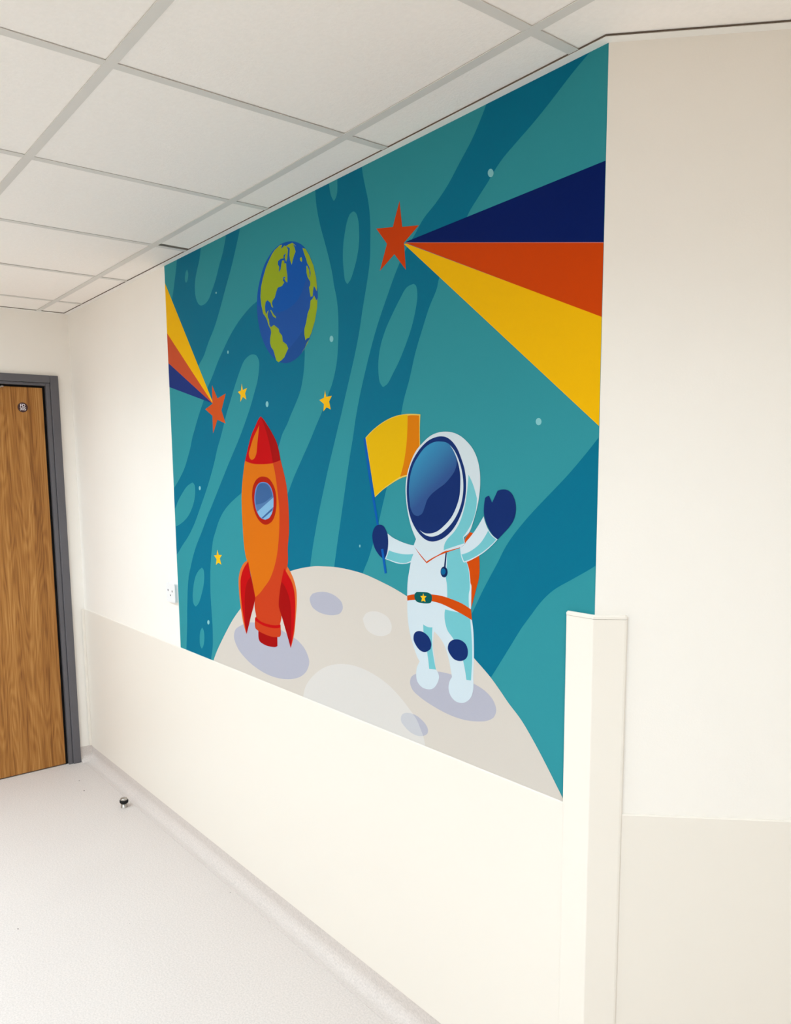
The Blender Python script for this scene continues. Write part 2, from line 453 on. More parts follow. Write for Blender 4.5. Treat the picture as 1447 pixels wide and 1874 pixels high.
def ink(name):
    if name in M: return M[name]
    if name == 'visor_grad':
        m = mat('ink_visor', INK['visor_low'], 0.5, 0.15); nt = m.node_tree
        g = nt.nodes.new('ShaderNodeSeparateXYZ'); tc = nt.nodes['Texture Coordinate']
        nt.links.new(tc.outputs['Object'], g.inputs[0])
        a = nt.nodes.new('ShaderNodeMath'); a.operation = 'MULTIPLY_ADD'; a.inputs[1].default_value = -0.7; 
        nt.links.new(g.outputs['X'], a.inputs[0]); nt.links.new(g.outputs['Z'], a.inputs[2])
        mr = nt.nodes.new('ShaderNodeMapRange'); mr.inputs['From Min'].default_value = -0.4214; mr.inputs['From Max'].default_value = -0.2964
        nt.links.new(a.outputs[0], mr.inputs['Value'])
        r = nt.nodes.new('ShaderNodeValToRGB')
        r.color_ramp.elements[0].color = lin(INK['visor_low']); r.color_ramp.elements[1].color = lin(INK['visor_high'])
        nt.links.new(mr.outputs[0], r.inputs['Fac']); nt.links.new(r.outputs['Color'], nt.nodes['Principled BSDF'].inputs['Base Color'])
    else:
        m = mat('ink_'+name, INK[name], 0.6, 0.06, noise=0.008, nscale=400)
    M[name] = m; return m
MW, MH = CX-MU, CH-DZ
# (part, sub-part, ink, corner points or 'all', outline in tenths of a millimetre on the wall)
ART = [
('backdrop','dark_swirl','teal_dark',[0,27,28,54],[18134,17325,18061,16318,17969,16036,17907,15912,17716,15623,17456,15289,17029,14870,16631,14484,16193,14169,15737,13908,15422,13616,15127,13379,14807,13035,14450,12547,14358,12400,14039,11904,13751,11413,13454,10808,13191,10208,12965,9640,12779,9083,12634,8543,12417,7819,12190,6969,11957,6098,11718,5205,11564,4588,11470,4193,12884,4128,13017,4541,13296,4992,13496,5397,13816,6153,13984,6595,14174,7087,14813,9068,14930,9446,15157,9951,15417,10650,15704,11234,15948,11694,16243,12133,16309,12322,17058,13052,17309,13604,17686,13952,17987,14202,18155,14363,18402,14555,18841,14795,19337,15057,19773,15318,20359,15690,20704,15880,21243,16153]),
('backdrop','pale_swirl','teal',[0,9],[15358,12388,15446,12321,15497,12062,15442,11775,15260,11297,14981,10820,14715,10447,14482,10183,14246,9937,14047,9864,13909,10016,13854,10318,13858,10565,13944,10947,14189,11400,14503,11784,14808,12111,15069,12344]),
('backdrop','dark_swirl','teal_dark',[0,23,24,25,50],[10949,16133,10940,15888,10968,15547,11036,15227,11199,14734,11381,14303,11562,13855,11739,13324,11809,13006,11934,12597,11991,12226,12001,11759,11963,11243,11906,10856,11779,10474,11629,10168,11431,9889,11127,9448,10740,8975,10320,8453,9825,7882,9376,7356,8976,6814,8637,6430,8518,3985,10156,4221,10226,4496,10363,5006,10626,5810,10816,6336,11062,6950,11361,7675,11651,8320,11933,8949,12017,9125,12261,9692,12546,10346,12778,10887,13007,11516,13168,12091,13346,12653,13456,13023,13531,13385,13557,13882,13565,14280,13538,14625,13477,14958,13365,15325,13270,15650,13223,15891,13210,16063]),
('backdrop','pale_swirl','teal',[0,4,8],[11651,16023,11647,15898,11679,15721,11749,15513,11877,15343,11992,15428,12053,15579,12062,15887,12066,16010]),
('backdrop','pale_swirl','teal',[0,8],[12815,14825,12937,14734,13020,14551,13058,14197,13041,13895,12964,13604,12814,13284,12627,13007,12479,12909,12371,13013,12305,13321,12271,13686,12307,14057,12388,14351,12505,14635,12636,14788]),
('backdrop','dark_swirl','teal_dark',[0,19,20,21,22,23,39,41,50],[7915,13438,7360,13290,7017,13209,6426,12997,5807,12692,5222,12309,4746,11927,4422,11662,3921,11164,3472,10752,3034,10231,2585,9723,2153,9158,1978,8930,1743,8511,1438,8086,1133,7712,684,7330,116,6937,-303,6719,-767,3965,-1086,-499,497,-840,2865,-189,2885,52,3051,557,3111,1301,3076,2026,3042,2748,3082,3475,3179,4058,3342,4641,3458,4940,3663,5233,3931,5609,4311,5983,4792,6299,5369,6581,5842,6788,7353,7608,8102,7974,8603,8581,8703,8745,9083,9133,9234,9322,9577,9706,9887,10110,10093,10655,10140,10877,10181,11306,10142,11514]),
('backdrop','pale_swirl','teal',[25,26,27],[6914,11580,7204,11498,7361,11288,7349,11074,7201,10630,6983,10283,6708,9861,6319,9360,5837,8791,5380,8313,4903,7822,4409,7289,3900,6738,3508,6314,2970,5732,2480,5164,1907,4536,1574,4066,1335,3657,1129,3276,982,2805,903,2338,809,1711,750,1084,583,59,492,-525,-1277,-863,-336,3844,165,4148,547,4437,1277,4946,1860,5479,2437,6139,2928,6720,3342,7256,3752,7860,4093,8450,4377,8844,4892,9671,5259,10164,5617,10646,5963,11067,6297,11405,6611,11542]),
('backdrop','pale_swirl','teal',[0,8,9],[1813,7126,1999,7019,2031,6789,1912,6411,1648,6054,1285,5747,781,5486,199,5291,-240,5222,-15,5996,138,6093,376,6341,828,6680,1264,6952]),
('backdrop','pale_swirl','teal',[0,6],[2362,3709,2515,3621,2544,3362,2465,3031,2271,2655,1937,2197,1656,2016,1463,2105,1408,2400,1490,2772,1697,3214,1988,3511]),
('backdrop','pale_swirl','teal',[0,4],[2180,1214,2301,1114,2341,821,2249,505,2069,308,1927,419,1909,749,2000,1036]),
('backdrop','dark_swirl','teal_dark',[0,5,6,7,17],[1322,16213,1223,15893,1129,15625,950,15191,645,14550,-420,13510,1120,12169,2618,11508,2820,11677,3209,11930,3669,12406,4173,12860,4674,13459,5165,14129,5639,14754,6049,15394,6339,15900,6400,16051]),
('backdrop','pale_swirl','teal',[0,8,16],[3415,16074,3341,15910,3188,15529,2942,15160,2759,14826,2696,14467,2761,14163,2955,13919,3172,13822,3491,13831,3795,13936,4109,14217,4420,14542,4735,14984,5040,15369,5322,15895,5424,16188]),
('backdrop','pale_swirl','teal',[0,4],[2104,15351,2179,15202,2152,15047,2042,14906,1944,14884,1870,14992,1907,15174,1983,15294]),
('backdrop','dark_swirl','teal_dark',[0,13,14,15,25],[21294,8368,21170,8227,20813,7852,20403,7451,19999,7096,19632,6780,19223,6408,18797,5964,18593,5701,18386,5365,18142,4995,17893,4610,17531,3995,17169,3425,17542,2152,18181,2453,18495,2904,18819,3377,19132,3835,19437,4217,19659,4489,19877,4711,20092,4884,20578,5169,21042,5441,21265,5586]),
('star_rays','navy_ray','navy_top','all',[15011,13502,21269,13707,21319,12099]),
('star_rays','orange_ray','orange_deep','all',[15011,13495,21319,12099,21366,10576]),
('star_rays','yellow_ray','yellow_deep','all',[14978,13468,15077,13453,21366,10582,21439,8246]),
('star_rays','navy_ray','line_pink','all',[15099,13478,21319,12106,21319,12093,15099,13470]),
('star_rays.1','yellow_ray','yellow_deep','all',[-243,15557,3858,10151,3783,10164,-458,13604]),
('star_rays.1','orange_ray','orange_low','all',[-458,13604,3795,10155,3758,10145,-598,12333]),
('star_rays.1','navy_ray','navy_low','all',[-598,12333,3781,10140,-720,11231]),
('large_star','','orange_star','all',[14811,14588,14914,13912,15567,13795,14983,13495,15049,12802,14586,13289,13965,12983,14281,13626,13826,14122,14532,13995]),
('large_star.1','','orange_star2','all',[3833,10801,4229,10279,4891,10412,4509,9825,4810,9322,4168,9500,3777,9009,3771,9669,3193,9948,3807,10110]),
('small_star','','yellow_star','all',[6112,10665,6175,10429,6477,10476,6331,10306,6400,10081,6160,10193,5971,10032,6000,10269,5809,10395,6044,10424]),
('small_star.1','','yellow_star','all',[11254,10004,11310,9804,11606,9814,11458,9658,11536,9409,11324,9491,11141,9380,11182,9596,10942,9736,11188,9786]),
('small_star.2','','yellow_star','all',[3783,4546,3870,4348,4137,4364,3949,4223,4067,3981,3816,4043,3609,3931,3676,4172,3474,4296,3701,4329]),
('pale_dot','','dot',[],[18141,14331,18130,14289,18098,14265,18054,14266,18009,14290,17976,14333,17963,14382,17975,14424,18007,14448,18052,14448,18096,14423,18129,14380]),
('pale_dot.1','','dot',[],[19648,8632,19638,8593,19609,8565,19568,8556,19527,8569,19497,8600,19485,8640,19496,8680,19525,8707,19565,8716,19606,8703,19636,8672]),
('pale_dot.2','','dot',[],[11731,11468,11717,11424,11682,11395,11636,11389,11590,11407,11557,11445,11546,11493,11559,11537,11595,11566,11641,11572,11687,11554,11720,11516]),
('pale_dot.3','','dot',[],[7904,9821,7889,9773,7855,9740,7809,9730,7765,9746,7734,9784,7724,9833,7739,9880,7774,9913,7820,9923,7864,9907,7895,9869]),
('pale_dot.4','','dot',[],[2861,1535,2844,1488,2806,1449,2756,1430,2708,1434,2675,1462,2666,1506,2683,1553,2721,1592,2771,1611,2819,1606,2852,1579]),
('pale_dot.5','','dot',[],[2540,6912,2525,6872,2493,6842,2451,6830,2410,6841,2383,6869,2375,6909,2390,6950,2422,6980,2465,6991,2505,6981,2532,6952]),
('pale_dot.6','','dot',[],[5222,11855,5213,11827,5193,11808,5168,11804,5144,11814,5127,11838,5123,11867,5131,11895,5151,11914,5177,11919,5201,11908,5217,11885]),
('pale_dot.7','','dot',[],[4471,14064,4463,14047,4445,14036,4422,14036,4399,14045,4383,14061,4378,14080,4385,14097,4404,14108,4427,14108,4450,14099,4466,14083]),
('pale_dot.8','','dot',[],[12931,5350,12926,5329,12913,5312,12896,5305,12879,5310,12866,5324,12862,5345,12867,5367,12880,5383,12898,5390,12915,5386,12927,5371]),
('printed_globe','','blue_mid',[],[9601,14729,9952,14608,10272,14414,10543,14131,10767,13764,10909,13353,10966,12959,10941,12599,10829,12229,10615,11825,10318,11490,9976,11241,9544,11086,9106,11049,8706,11121,8392,11261,8032,11516,7718,11865,7498,12254,7357,12755,7334,13190,7406,13584,7598,13975,7856,14323,8150,14542,8480,14701,8799,14779,9152,14791]),
('printed_globe','ocean','blue_light',[3,10],[9601,14729,9952,14608,10272,14414,10543,14131,10444,13657,10225,13264,9880,12928,9360,12745,8695,12714,8148,12799,7334,13190,7406,13584,7598,13975,7856,14323,8150,14542,8480,14701,8799,14779,9152,14791]),
('printed_globe','ocean','blue_dark',[0,6],[10829,12229,10615,11825,10318,11490,9976,11241,9544,11086,9106,11049,8706,11121,9302,11480,9916,11809,10385,12142]),
('printed_globe','continent','green','all',[8383,14596,8570,14693,8887,14771,9019,14754,8948,14646,9059,14667,9148,14703,9275,14642,9357,14536,9328,14386,9302,14281,9232,14183,9152,14334,9223,14453,9090,14414,9086,14325,8910,14339,8753,14303,8726,14218,8810,14111,8780,13958,8895,14026,8946,14174,8996,14276,9126,14250,9122,14161,9230,14139,9243,13957,9285,13748,9284,13546,9203,13572,9099,13693,9189,13732,9058,13757,8915,13716,9058,13746,9009,13653,9094,13581,8957,13493,8689,13484,8593,13375,8493,13208,8352,13139,8301,13055,8376,12903,8273,12955,8211,13093,8030,13205,7910,13166,7855,13034,7869,12866,7935,12762,8010,12844,8082,12868,8005,12751,8023,12654,8089,12573,8104,12406,8192,12311,8356,12347,8403,12352,8536,12274,8691,12183,8709,12087,8882,11948,8917,11758,9133,11639,9237,11500,9122,11387,8981,11241,8798,11169,8615,11130,8481,11204,8398,11378,8315,11553,8181,11664,8119,11814,8126,11955,8206,12133,8188,12230,8034,12417,7971,12567,7860,12702,7724,12818,7621,13119,7579,13387,7630,13686,7764,13944,7995,14273,8191,14441]),
('printed_globe','continent','green','all',[9255,14669,9406,14680,9620,14681,9722,14621,9844,14529,9659,14620,9739,14519,9796,14376,9708,14285,9617,14149,9556,14029,9469,14179,9434,14342,9465,14557,9318,14622]),
('printed_globe','continent','green','all',[10035,14133,10118,14149,10155,14061,10132,13996,10044,14051]),
('printed_globe','continent','green','all',[10190,14400,10350,14344,10543,14120,10767,13764,10899,13376,10939,13092,10916,12978,10822,13113,10765,13166,10721,13045,10695,12877,10575,12876,10540,13012,10506,13170,10568,13223,10572,13330,10437,13485,10382,13625,10378,13821,10419,13834,10526,13684,10560,13527,10517,13459,10578,13480,10602,13583,10530,13790,10433,13896,10378,14036,10265,14233]),
('printed_globe','continent','green','all',[10774,12885,10886,12715,10951,12769,10918,12495,10786,12127,10573,11787,10456,11671,10325,11666,10241,11621,10187,11817,10193,11971,10303,12154,10395,12404,10522,12559,10571,12768,10672,12795]),
('printed_globe','continent','green','all',[10454,11616,10318,11490,9985,11251,10148,11355,10341,11553]),
('printed_globe','continent','green','all',[8175,12865,8267,12839,8397,12690,8530,12600,8527,12543,8349,12640,8241,12785]),
('printed_moon','','moon',[0,31],[2664,-709,3137,71,3448,481,3847,928,4361,1470,4918,2004,5508,2473,6516,3173,7696,3762,9013,4213,9757,4394,10607,4534,10883,4554,11587,4598,12308,4590,13093,4529,13791,4406,14458,4260,15037,4096,16229,3709,17052,3254,17602,2833,17906,2634,18177,2447,18495,2179,18749,1950,19168,1616,19569,1185,19961,703,20267,302,20444,68,20716,-314]),
('printed_moon','moon_crater','crater',[1],[10162,3410,10343,3612,10799,3725,11293,3743,11717,3653,11947,3512,11990,3362,11860,3188,11541,3074,11107,3025,10607,3061,10269,3194]),
('printed_moon','moon_crater','moon_pale',[0,6],[12992,3167,13164,3357,13544,3476,13912,3463,14226,3349,14347,3136,14264,2935,13902,2789,13532,2772,13155,2891]),
('printed_moon','moon_crater','moon_pale',[0,19],[9604,-159,9677,133,9808,402,10238,832,10824,1217,11493,1479,12232,1623,12934,1637,13650,1540,14288,1349,14770,1106,14963,983,15118,875,15252,789,15404,657,15516,504,15628,338,15702,176,15739,56,15757,-69]),
('printed_moon','moon_crater','crater',[],[14721,551,14782,660,14941,746,15175,784,15405,775,15593,718,15760,632,15861,516,15851,397,15740,303,15553,226,15324,204,15054,250,14858,345,14740,435]),
('printed_moon','moon_crater','crater_pale',[4,7],[14721,551,14782,660,14941,746,15175,786,15233,789,15404,657,15516,504,15669,268,15553,226,15324,204,15054,250,14858,345,14740,435]),
('printed_moon','rocket_shade','crater',[],[4888,1273,4994,1546,5408,1780,6085,2008,6781,2099,7798,2149,8750,2015,9430,1876,9862,1628,10054,1292,9925,994,9605,728,9051,499,8435,361,7500,293,6574,377,5721,601,5122,915]),
('printed_moon','astronaut_shade','crater',[],[15127,1669,15177,1831,15416,1989,15912,2143,16331,2221,16793,2240,17213,2215,17620,2162,18014,2052,18272,1877,18368,1667,18302,1476,18099,1327,17759,1215,17300,1134,16738,1126,16121,1206,15538,1347,15222,1493]),
('printed_rocket','nozzle','red_dark',[0,3,4],[6787,1939,7027,1869,7483,1849,8078,1906,8066,1474,7956,1420,7607,1367,7152,1367,6821,1445,6772,1504]),
('printed_rocket','fin','orange_edge',[0,7,8],[6222,4355,5844,4201,5549,3901,5419,3613,5404,3142,5509,2463,5691,1851,5880,1534,6110,2408]),
('printed_rocket','fin','orange_edge',[0,8,9],[8725,4447,8859,4347,9078,4145,9249,3915,9370,3608,9385,3239,9309,2732,9168,2083,8937,1550,8540,3510]),
('printed_rocket','hull','vermilion',[0,12,13,14,26,27],[6168,7936,6000,7415,5865,6835,5825,6223,5851,5557,5912,4825,6022,4432,6194,4178,6402,3662,6570,2957,6542,2658,6636,2293,6624,2103,7595,2065,8239,2217,8380,2649,8246,2836,8296,3354,8460,3805,8862,4422,8905,5044,8994,5477,9018,6089,8988,6623,8899,7154,8738,7589,8593,7929,7387,8171]),
('printed_rocket','hull_panel','orange',[0,3,14],[6184,7936,6608,7841,7316,7803,8096,7825,8200,7542,8333,6927,8420,6312,8409,5815,8283,4998,8141,4559,7900,4104,7637,3767,7270,3466,6950,3218,6627,3031,6402,3662,6194,4178,6022,4432,5912,4825,5851,5557,5825,6223,5865,6835,6000,7415]),
('printed_rocket','nose_cone','red',[0,5,9],[7371,9442,7551,9333,7829,9098,8147,8791,8390,8491,8593,7929,8097,7842,7366,7808,6711,7840,6184,7941,6346,8244,6494,8523,6723,8872,6993,9137,7207,9352]),
('printed_rocket','nose_cone','red_dark',[0,4,5],[7409,9415,7829,9098,8147,8791,8390,8491,8593,7929,8087,7843,8037,8060,7872,8556,7721,8881,7498,9262]),
('printed_rocket','nose_cone','orange',[0,5],[7255,9150,7178,8854,7082,8505,6997,8179,6850,8017,6667,7963,6516,8035,6473,8190,6590,8392,6816,8716,7085,8983]),
('printed_rocket','porthole','brick_red',[],[7416,7380,7781,7318,8059,7121,8213,6875,8259,6579,8203,6230,8020,5922,7745,5758,7446,5704,7100,5803,6808,6049,6647,6381,6607,6744,6714,7056,6932,7263,7165,7354]),
('printed_rocket','porthole','glass_rim',[7],[7405,7190,7722,7143,7955,6971,8062,6724,8062,6449,7986,6197,7756,5961,7456,5879,7158,5935,6916,6131,6779,6411,6782,6721,6917,7007,7128,7150]),
('printed_rocket','porthole','glass_dark',[7],[7403,7152,7696,7105,7906,6945,8000,6722,8033,6449,7953,6208,7747,5986,7457,5909,7170,5966,6968,6146,6856,6413,6859,6723,6976,6982,7151,7117]),
('printed_rocket','porthole','glass_mid',[0,3,4,5],[6864,6388,7440,6482,7891,6670,8059,6748,8063,6649,6942,6145]),
('printed_rocket','porthole','glass_light','all',[8064,6674,8052,6349,7234,5933,7110,5971,6937,6137]),
('printed_rocket','porthole','glass_light','all',[8003,6235,7934,6119,7756,5961,7481,5880,7308,5905]),
('printed_rocket','fin','red',[0,6,10],[6186,4298,5803,3980,5587,3630,5539,3158,5597,2530,5706,2075,5880,1534,6078,1911,6295,2353,6474,2675,6608,2975,6490,3377,6352,3711]),
('printed_rocket','fin','red_dark',[0,6,10],[6354,3751,6074,3546,5921,3285,5832,2919,5811,2421,5819,1954,5880,1534,6078,1911,6295,2353,6474,2675,6608,2975,6490,3377]),
('printed_rocket','fin','red',[0,7],[8647,4277,8847,4097,9067,3896,9214,3639,9280,3300,9272,2901,9175,2261,8938,1563,8703,2008,8530,2339,8365,2647,8234,2886,8296,3354,8436,3802]),
('printed_rocket','fin','red_dark',[0,6],[8445,3791,8642,3674,8818,3468,8965,3160,9011,2865,8995,2308,8928,1561,8703,2008,8530,2339,8365,2647,8234,2886,8296,3354]),
('printed_rocket','collar','vermilion',[0,1,7,10],[6555,2268,6636,2307,6685,2247,6993,2185,7450,2161,7898,2190,8242,2282,8313,2267,8317,2151,8305,1904,8219,1825,7777,1752,7174,1759,6712,1819,6558,1876]),
('printed_rocket','collar','red',[0,1,5,6,10],[6559,2242,6645,2281,6942,2191,7450,2161,7947,2198,8304,2273,8309,2176,7991,2095,7595,2059,7038,2071,6565,2161]),
('printed_flag','pole','pole_blue','all',[13139,8491,13246,8503,13621,6805,13807,6025,13805,5925,13719,5920,13716,6020,13553,6647,13357,7418]),
('printed_flag','cloth','flag_pale',[0,7,10,11,16],[13241,8504,13486,8658,13798,8810,14153,8942,14546,9036,14903,9069,15251,9062,15606,9029,15584,8774,15580,8479,15590,8183,15239,7444,15052,7409,14767,7343,14376,7192,14023,7030,13647,6806]),
('printed_flag','cloth','yellow',[0,6,10,13],[13262,8490,13499,8638,13803,8791,14157,8922,14550,9016,14903,9049,15090,9045,15074,8574,15011,8122,14914,7743,14767,7397,14376,7224,14024,7057,13650,6835]),
('printed_flag','cloth','orange_flag',[0,2,4,5,7],[15094,9023,15251,9025,15559,9000,15558,8554,15563,8191,15239,7470,15052,7447,14767,7393,14914,7743,15011,8122,15074,8574]),
('printed_astronaut','backpack','orange_deep2',[0,1,2,3,4,10,11,14],[17276,5860,17434,6022,17560,6006,17550,5802,17760,5463,17776,5216,17764,4942,17653,4581,17630,4506,17513,4163,17487,4101,17419,4306,17444,4696,17344,5022,17192,5470]),
('printed_astronaut','arm','suit',[0,4,5,6,11],[14205,5798,14397,5710,14674,5630,15021,5565,15311,5537,15405,5297,15211,5073,15016,5015,14768,4984,14515,4995,14259,5038,14077,5064,14185,5282,14227,5534]),
('printed_astronaut','arm','suit_cyan',[0,4,5,10],[14250,5324,14519,5283,14820,5266,15067,5275,15297,5305,15224,5122,15016,5039,14768,5009,14516,5024,14311,5051,14116,5080,14196,5200]),
('printed_astronaut','leg','suit',[0,6,20,26,41],[15035,4066,15038,3618,15092,3241,15185,2956,15295,2717,15451,2446,15538,2356,15417,2140,15391,1962,15431,1777,15602,1652,15849,1636,16062,1700,16242,1886,16310,2088,16272,2184,16198,2263,16139,2533,16080,2835,16089,3106,16125,3288,16302,3183,16506,2992,16621,2788,16707,2559,16765,2346,16808,2181,16702,2006,16680,1815,16766,1649,16936,1555,17133,1556,17325,1626,17488,1774,17567,1952,17588,2135,17578,2371,17597,2770,17591,3259,17570,3549,17521,3833,17474,4157]),
('printed_astronaut','leg','suit_cyan',[0,2,6,7],[15688,3413,15856,3370,16057,3387,16045,3099,16056,2789,16109,2528,16192,2252,15921,2223,15883,2485,15823,2747,15703,3168]),
('printed_astronaut','leg','suit_cyan',[0,11,12,15,16],[16620,4244,16586,4039,16535,3891,16526,3728,16563,3551,16635,3400,16791,3264,16904,3162,17072,2970,17211,2696,17294,2413,17336,2211,17499,2231,17536,2758,17518,3345,17462,3805,17421,4014]),
('printed_astronaut','knee_pad','navy',[4],[15549,3206,15764,3178,15930,3080,16014,2927,15975,2774,15762,2656,15577,2661,15390,2777,15287,2930,15313,3084,15408,3167]),
('printed_astronaut','knee_pad','navy',[],[16960,3212,17154,3214,17318,3133,17386,2987,17360,2824,17238,2711,17073,2658,16877,2673,16736,2768,16650,2895,16678,3042,16792,3153]),
('printed_astronaut','torso','suit',[0,1,2,6,7,8,9,15,16,17,18,19,20],[15408,5711,15311,5537,15370,5390,15236,5187,15124,4823,15060,4540,15032,4129,15034,3981,17448,3920,17493,4102,17498,4509,17492,4702,17473,4728,17451,4879,17407,5105,17321,5281,17214,5272,17094,5602,17255,5706,17190,5877,16232,5777]),
('printed_astronaut','torso','suit_cyan',[0,1,3,4,9,10],[16609,5451,17094,5608,17117,5464,17215,5249,17322,5258,17390,5103,17426,4876,17436,4556,17418,4500,17421,4073,16620,4144,16626,4305,16614,4604,16575,4788,16609,5108]),
('printed_astronaut','arm','suit',[0,4,9,12],[17905,6442,17956,6304,18058,6132,18199,5993,18367,5904,18162,5725,17903,5542,17637,5400,17385,5287,17236,5240,17171,5315,17117,5464,17094,5602,17255,5706,17308,5770,17466,5918,17632,6093,17774,6265]),
('printed_astronaut','arm','suit_cyan',[0,2,7,8],[18059,6100,18159,5990,18328,5898,18162,5755,17882,5563,17636,5430,17385,5318,17236,5266,17145,5439,17384,5516,17593,5624,17799,5774,17940,5932]),
('printed_astronaut','helmet','helmet',[12,13,15,16,17,18],[16584,8539,16838,8503,17087,8415,17332,8260,17525,8084,17669,7860,17754,7605,17784,7316,17759,6974,17678,6629,17561,6312,17417,6025,17221,5881,17271,5733,16895,5617,16507,5497,15832,5427,15325,5541,15413,5718,15242,5994,15101,6350,15017,6728,14991,7109,15052,7431,15199,7769,15428,8081,15707,8294,15980,8448,16272,8526]),
('printed_astronaut','helmet','suit_cyan',[0,2,6,7,9],[17385,7452,17531,7228,17677,6870,17631,6540,17513,6275,17344,6038,17196,5888,17247,5731,16895,5626,16494,5500,16520,5644,16611,5778,16869,5993,17045,6199,17169,6435,17267,6702,17338,7053]),
('printed_astronaut','visor','navy',[],[16377,8429,16584,8399,16788,8295,16989,8098,17139,7834,17250,7573,17301,7261,17278,6912,17193,6612,17020,6287,16792,6024,16507,5826,16242,5726,16025,5693,15806,5725,15555,5860,15329,6075,15159,6352,15060,6730,15043,7109,15096,7431,15227,7731,15428,7989,15679,8203,15926,8341,16167,8408]),
('printed_astronaut','visor','visor_grad',[14],[16403,8295,16584,8267,16737,8192,16864,8048,16952,7854,16965,7714,16890,7539,16739,7380,16533,7219,16270,7080,16029,6939,15865,6788,15768,6600,15670,6429,15502,6344,15331,6378,15203,6525,15148,6770,15130,7073,15182,7394,15313,7693,15511,7932,15734,8129,15979,8249,16193,8297]),
('printed_astronaut','visor','helmet',[0,12],[16725,8192,16889,8048,17040,7818,17152,7539,17203,7225,17180,6910,17069,6590,16868,6297,16585,6049,16295,5886,16026,5823,15779,5855,15556,5973,15751,5905,15972,5904,16242,5975,16507,6136,16791,6384,16968,6657,17068,6908,17099,7224,17091,7469,17015,7749,16864,8031]),
('printed_astronaut','collar_line','orange_deep2',[0,2,6,7,8,9,13],[15323,5522,15571,5327,15827,5140,16010,5237,16304,5370,16503,5463,16633,5500,16609,5487,17094,5617,17094,5599,16609,5448,16231,5306,15965,5168,15838,5094,15594,5273]),
('printed_astronaut','pendant','navy_ink','all',[16564,5441,16611,5449,16566,5057,16502,5051]),
('printed_astronaut','pendant','navy_ink',[],[16643,4946,16630,4873,16585,4815,16520,4787,16452,4796,16399,4841,16375,4910,16388,4983,16434,5041,16499,5069,16567,5059,16620,5014]),
('printed_astronaut','pendant','pend_blue',[],[16567,4945,16556,4902,16524,4869,16481,4853,16437,4860,16405,4887,16394,4928,16405,4971,16437,5005,16481,5020,16524,5013,16556,4986]),
('printed_astronaut','belt','orange_deep2',[0,6,7,13],[15032,4125,15337,4198,16039,4278,16391,4286,16790,4246,17204,4171,17487,4072,17524,3801,17206,3896,16790,3996,16391,4074,16038,4093,15336,4040,15038,3983]),
('printed_astronaut','buckle','green_dark',[0],[15431,4273,15678,4298,15920,4304,16024,4261,16044,4151,15994,4052,15919,4022,15615,3993,15445,4002,15352,4064,15337,4188]),
('printed_astronaut','buckle','yellow_star','all',[15694,4266,15729,4198,15827,4203,15752,4137,15787,4043,15693,4066,15616,4032,15647,4124,15576,4180,15671,4194]),
('printed_astronaut','glove','navy',[7],[13854,6028,14012,6002,14116,5908,14192,5780,14228,5617,14212,5400,14158,5213,14064,5072,13919,5093,13734,5213,13602,5355,13524,5537,13505,5705,13557,5860,13667,5976]),
('printed_astronaut','glove','navy',[0,2,3,4,14],[17951,6893,18011,6926,18080,6947,18181,6782,18353,7068,18497,7102,18650,7094,18782,7026,18877,6900,18929,6747,18928,6577,18866,6390,18737,6227,18549,6058,18377,5905,18219,5994,18078,6148,17976,6320,17914,6509,17917,6715]),
('printed_flag','pole','pole_blue','all',[13901,5327,14002,5351,14150,4669,14057,4638]),
]
def smooth_outline(flat, corners, n=7):
    P = [Vector((flat[i]*1e-4, flat[i+1]*1e-4)) for i in range(0, len(flat), 2)]
    N = len(P)
    if corners == 'all': return [tuple(p) for p in P]
    out = []
    def chord(i, j): return max((P[j % N]-P[i % N]).length, 1e-6)**0.75
    def tangent(i):
        a, b = chord(i-1, i), chord(i, i+1)
        return ((P[i % N]-P[i-1])/a*b + (P[(i+1) % N]-P[i % N])/b*a)/(a+b)
    for i in range(N):
        j = (i+1) % N; h = chord(i, i+1); d = (P[j]-P[i])/h
        ci, cj = i in corners, j in corners
        if ci and cj: out.append(tuple(P[i])); continue
        t0 = tangent(i) if not ci else None
        t1 = tangent(j) if not cj else None
        if t0 is None: t0 = d*1.5 - t1*0.5
        if t1 is None: t1 = d*1.5 - t0*0.5
        for k in range(n):
            s = k/n; s2, s3 = s*s, s*s*s
            q = P[i]*(2*s3-3*s2+1) + t0*h*(s3-2*s2+s) + P[j]*(-2*s3+3*s2) + t1*h*(s3-s2)
            out.append((q.x, q.y))
    return out
mural = tag(empty('wall_mural', (MU, WY, DZ)), 'large teal printed space mural with rocket, globe and astronaut on a moon', 'mural')
sheet = link('backdrop', nb(0, MW, -0.0006, -0.00005, 0, MH), ink('teal'), mural)
parts = {'backdrop': sheet}
subs = {}
store = {}           # object -> [bmesh, materials]
order = []
def base(nm): return nm.split('.')[0]
PART_LABEL = {'printed_rocket': 'orange and red rocket standing on the moon', 'printed_astronaut': 'white astronaut waving, with navy visor',
              'printed_globe': 'blue and green globe', 'printed_flag': 'yellow flag on a blue pole', 'printed_moon': 'pale grey moon surface with craters'}
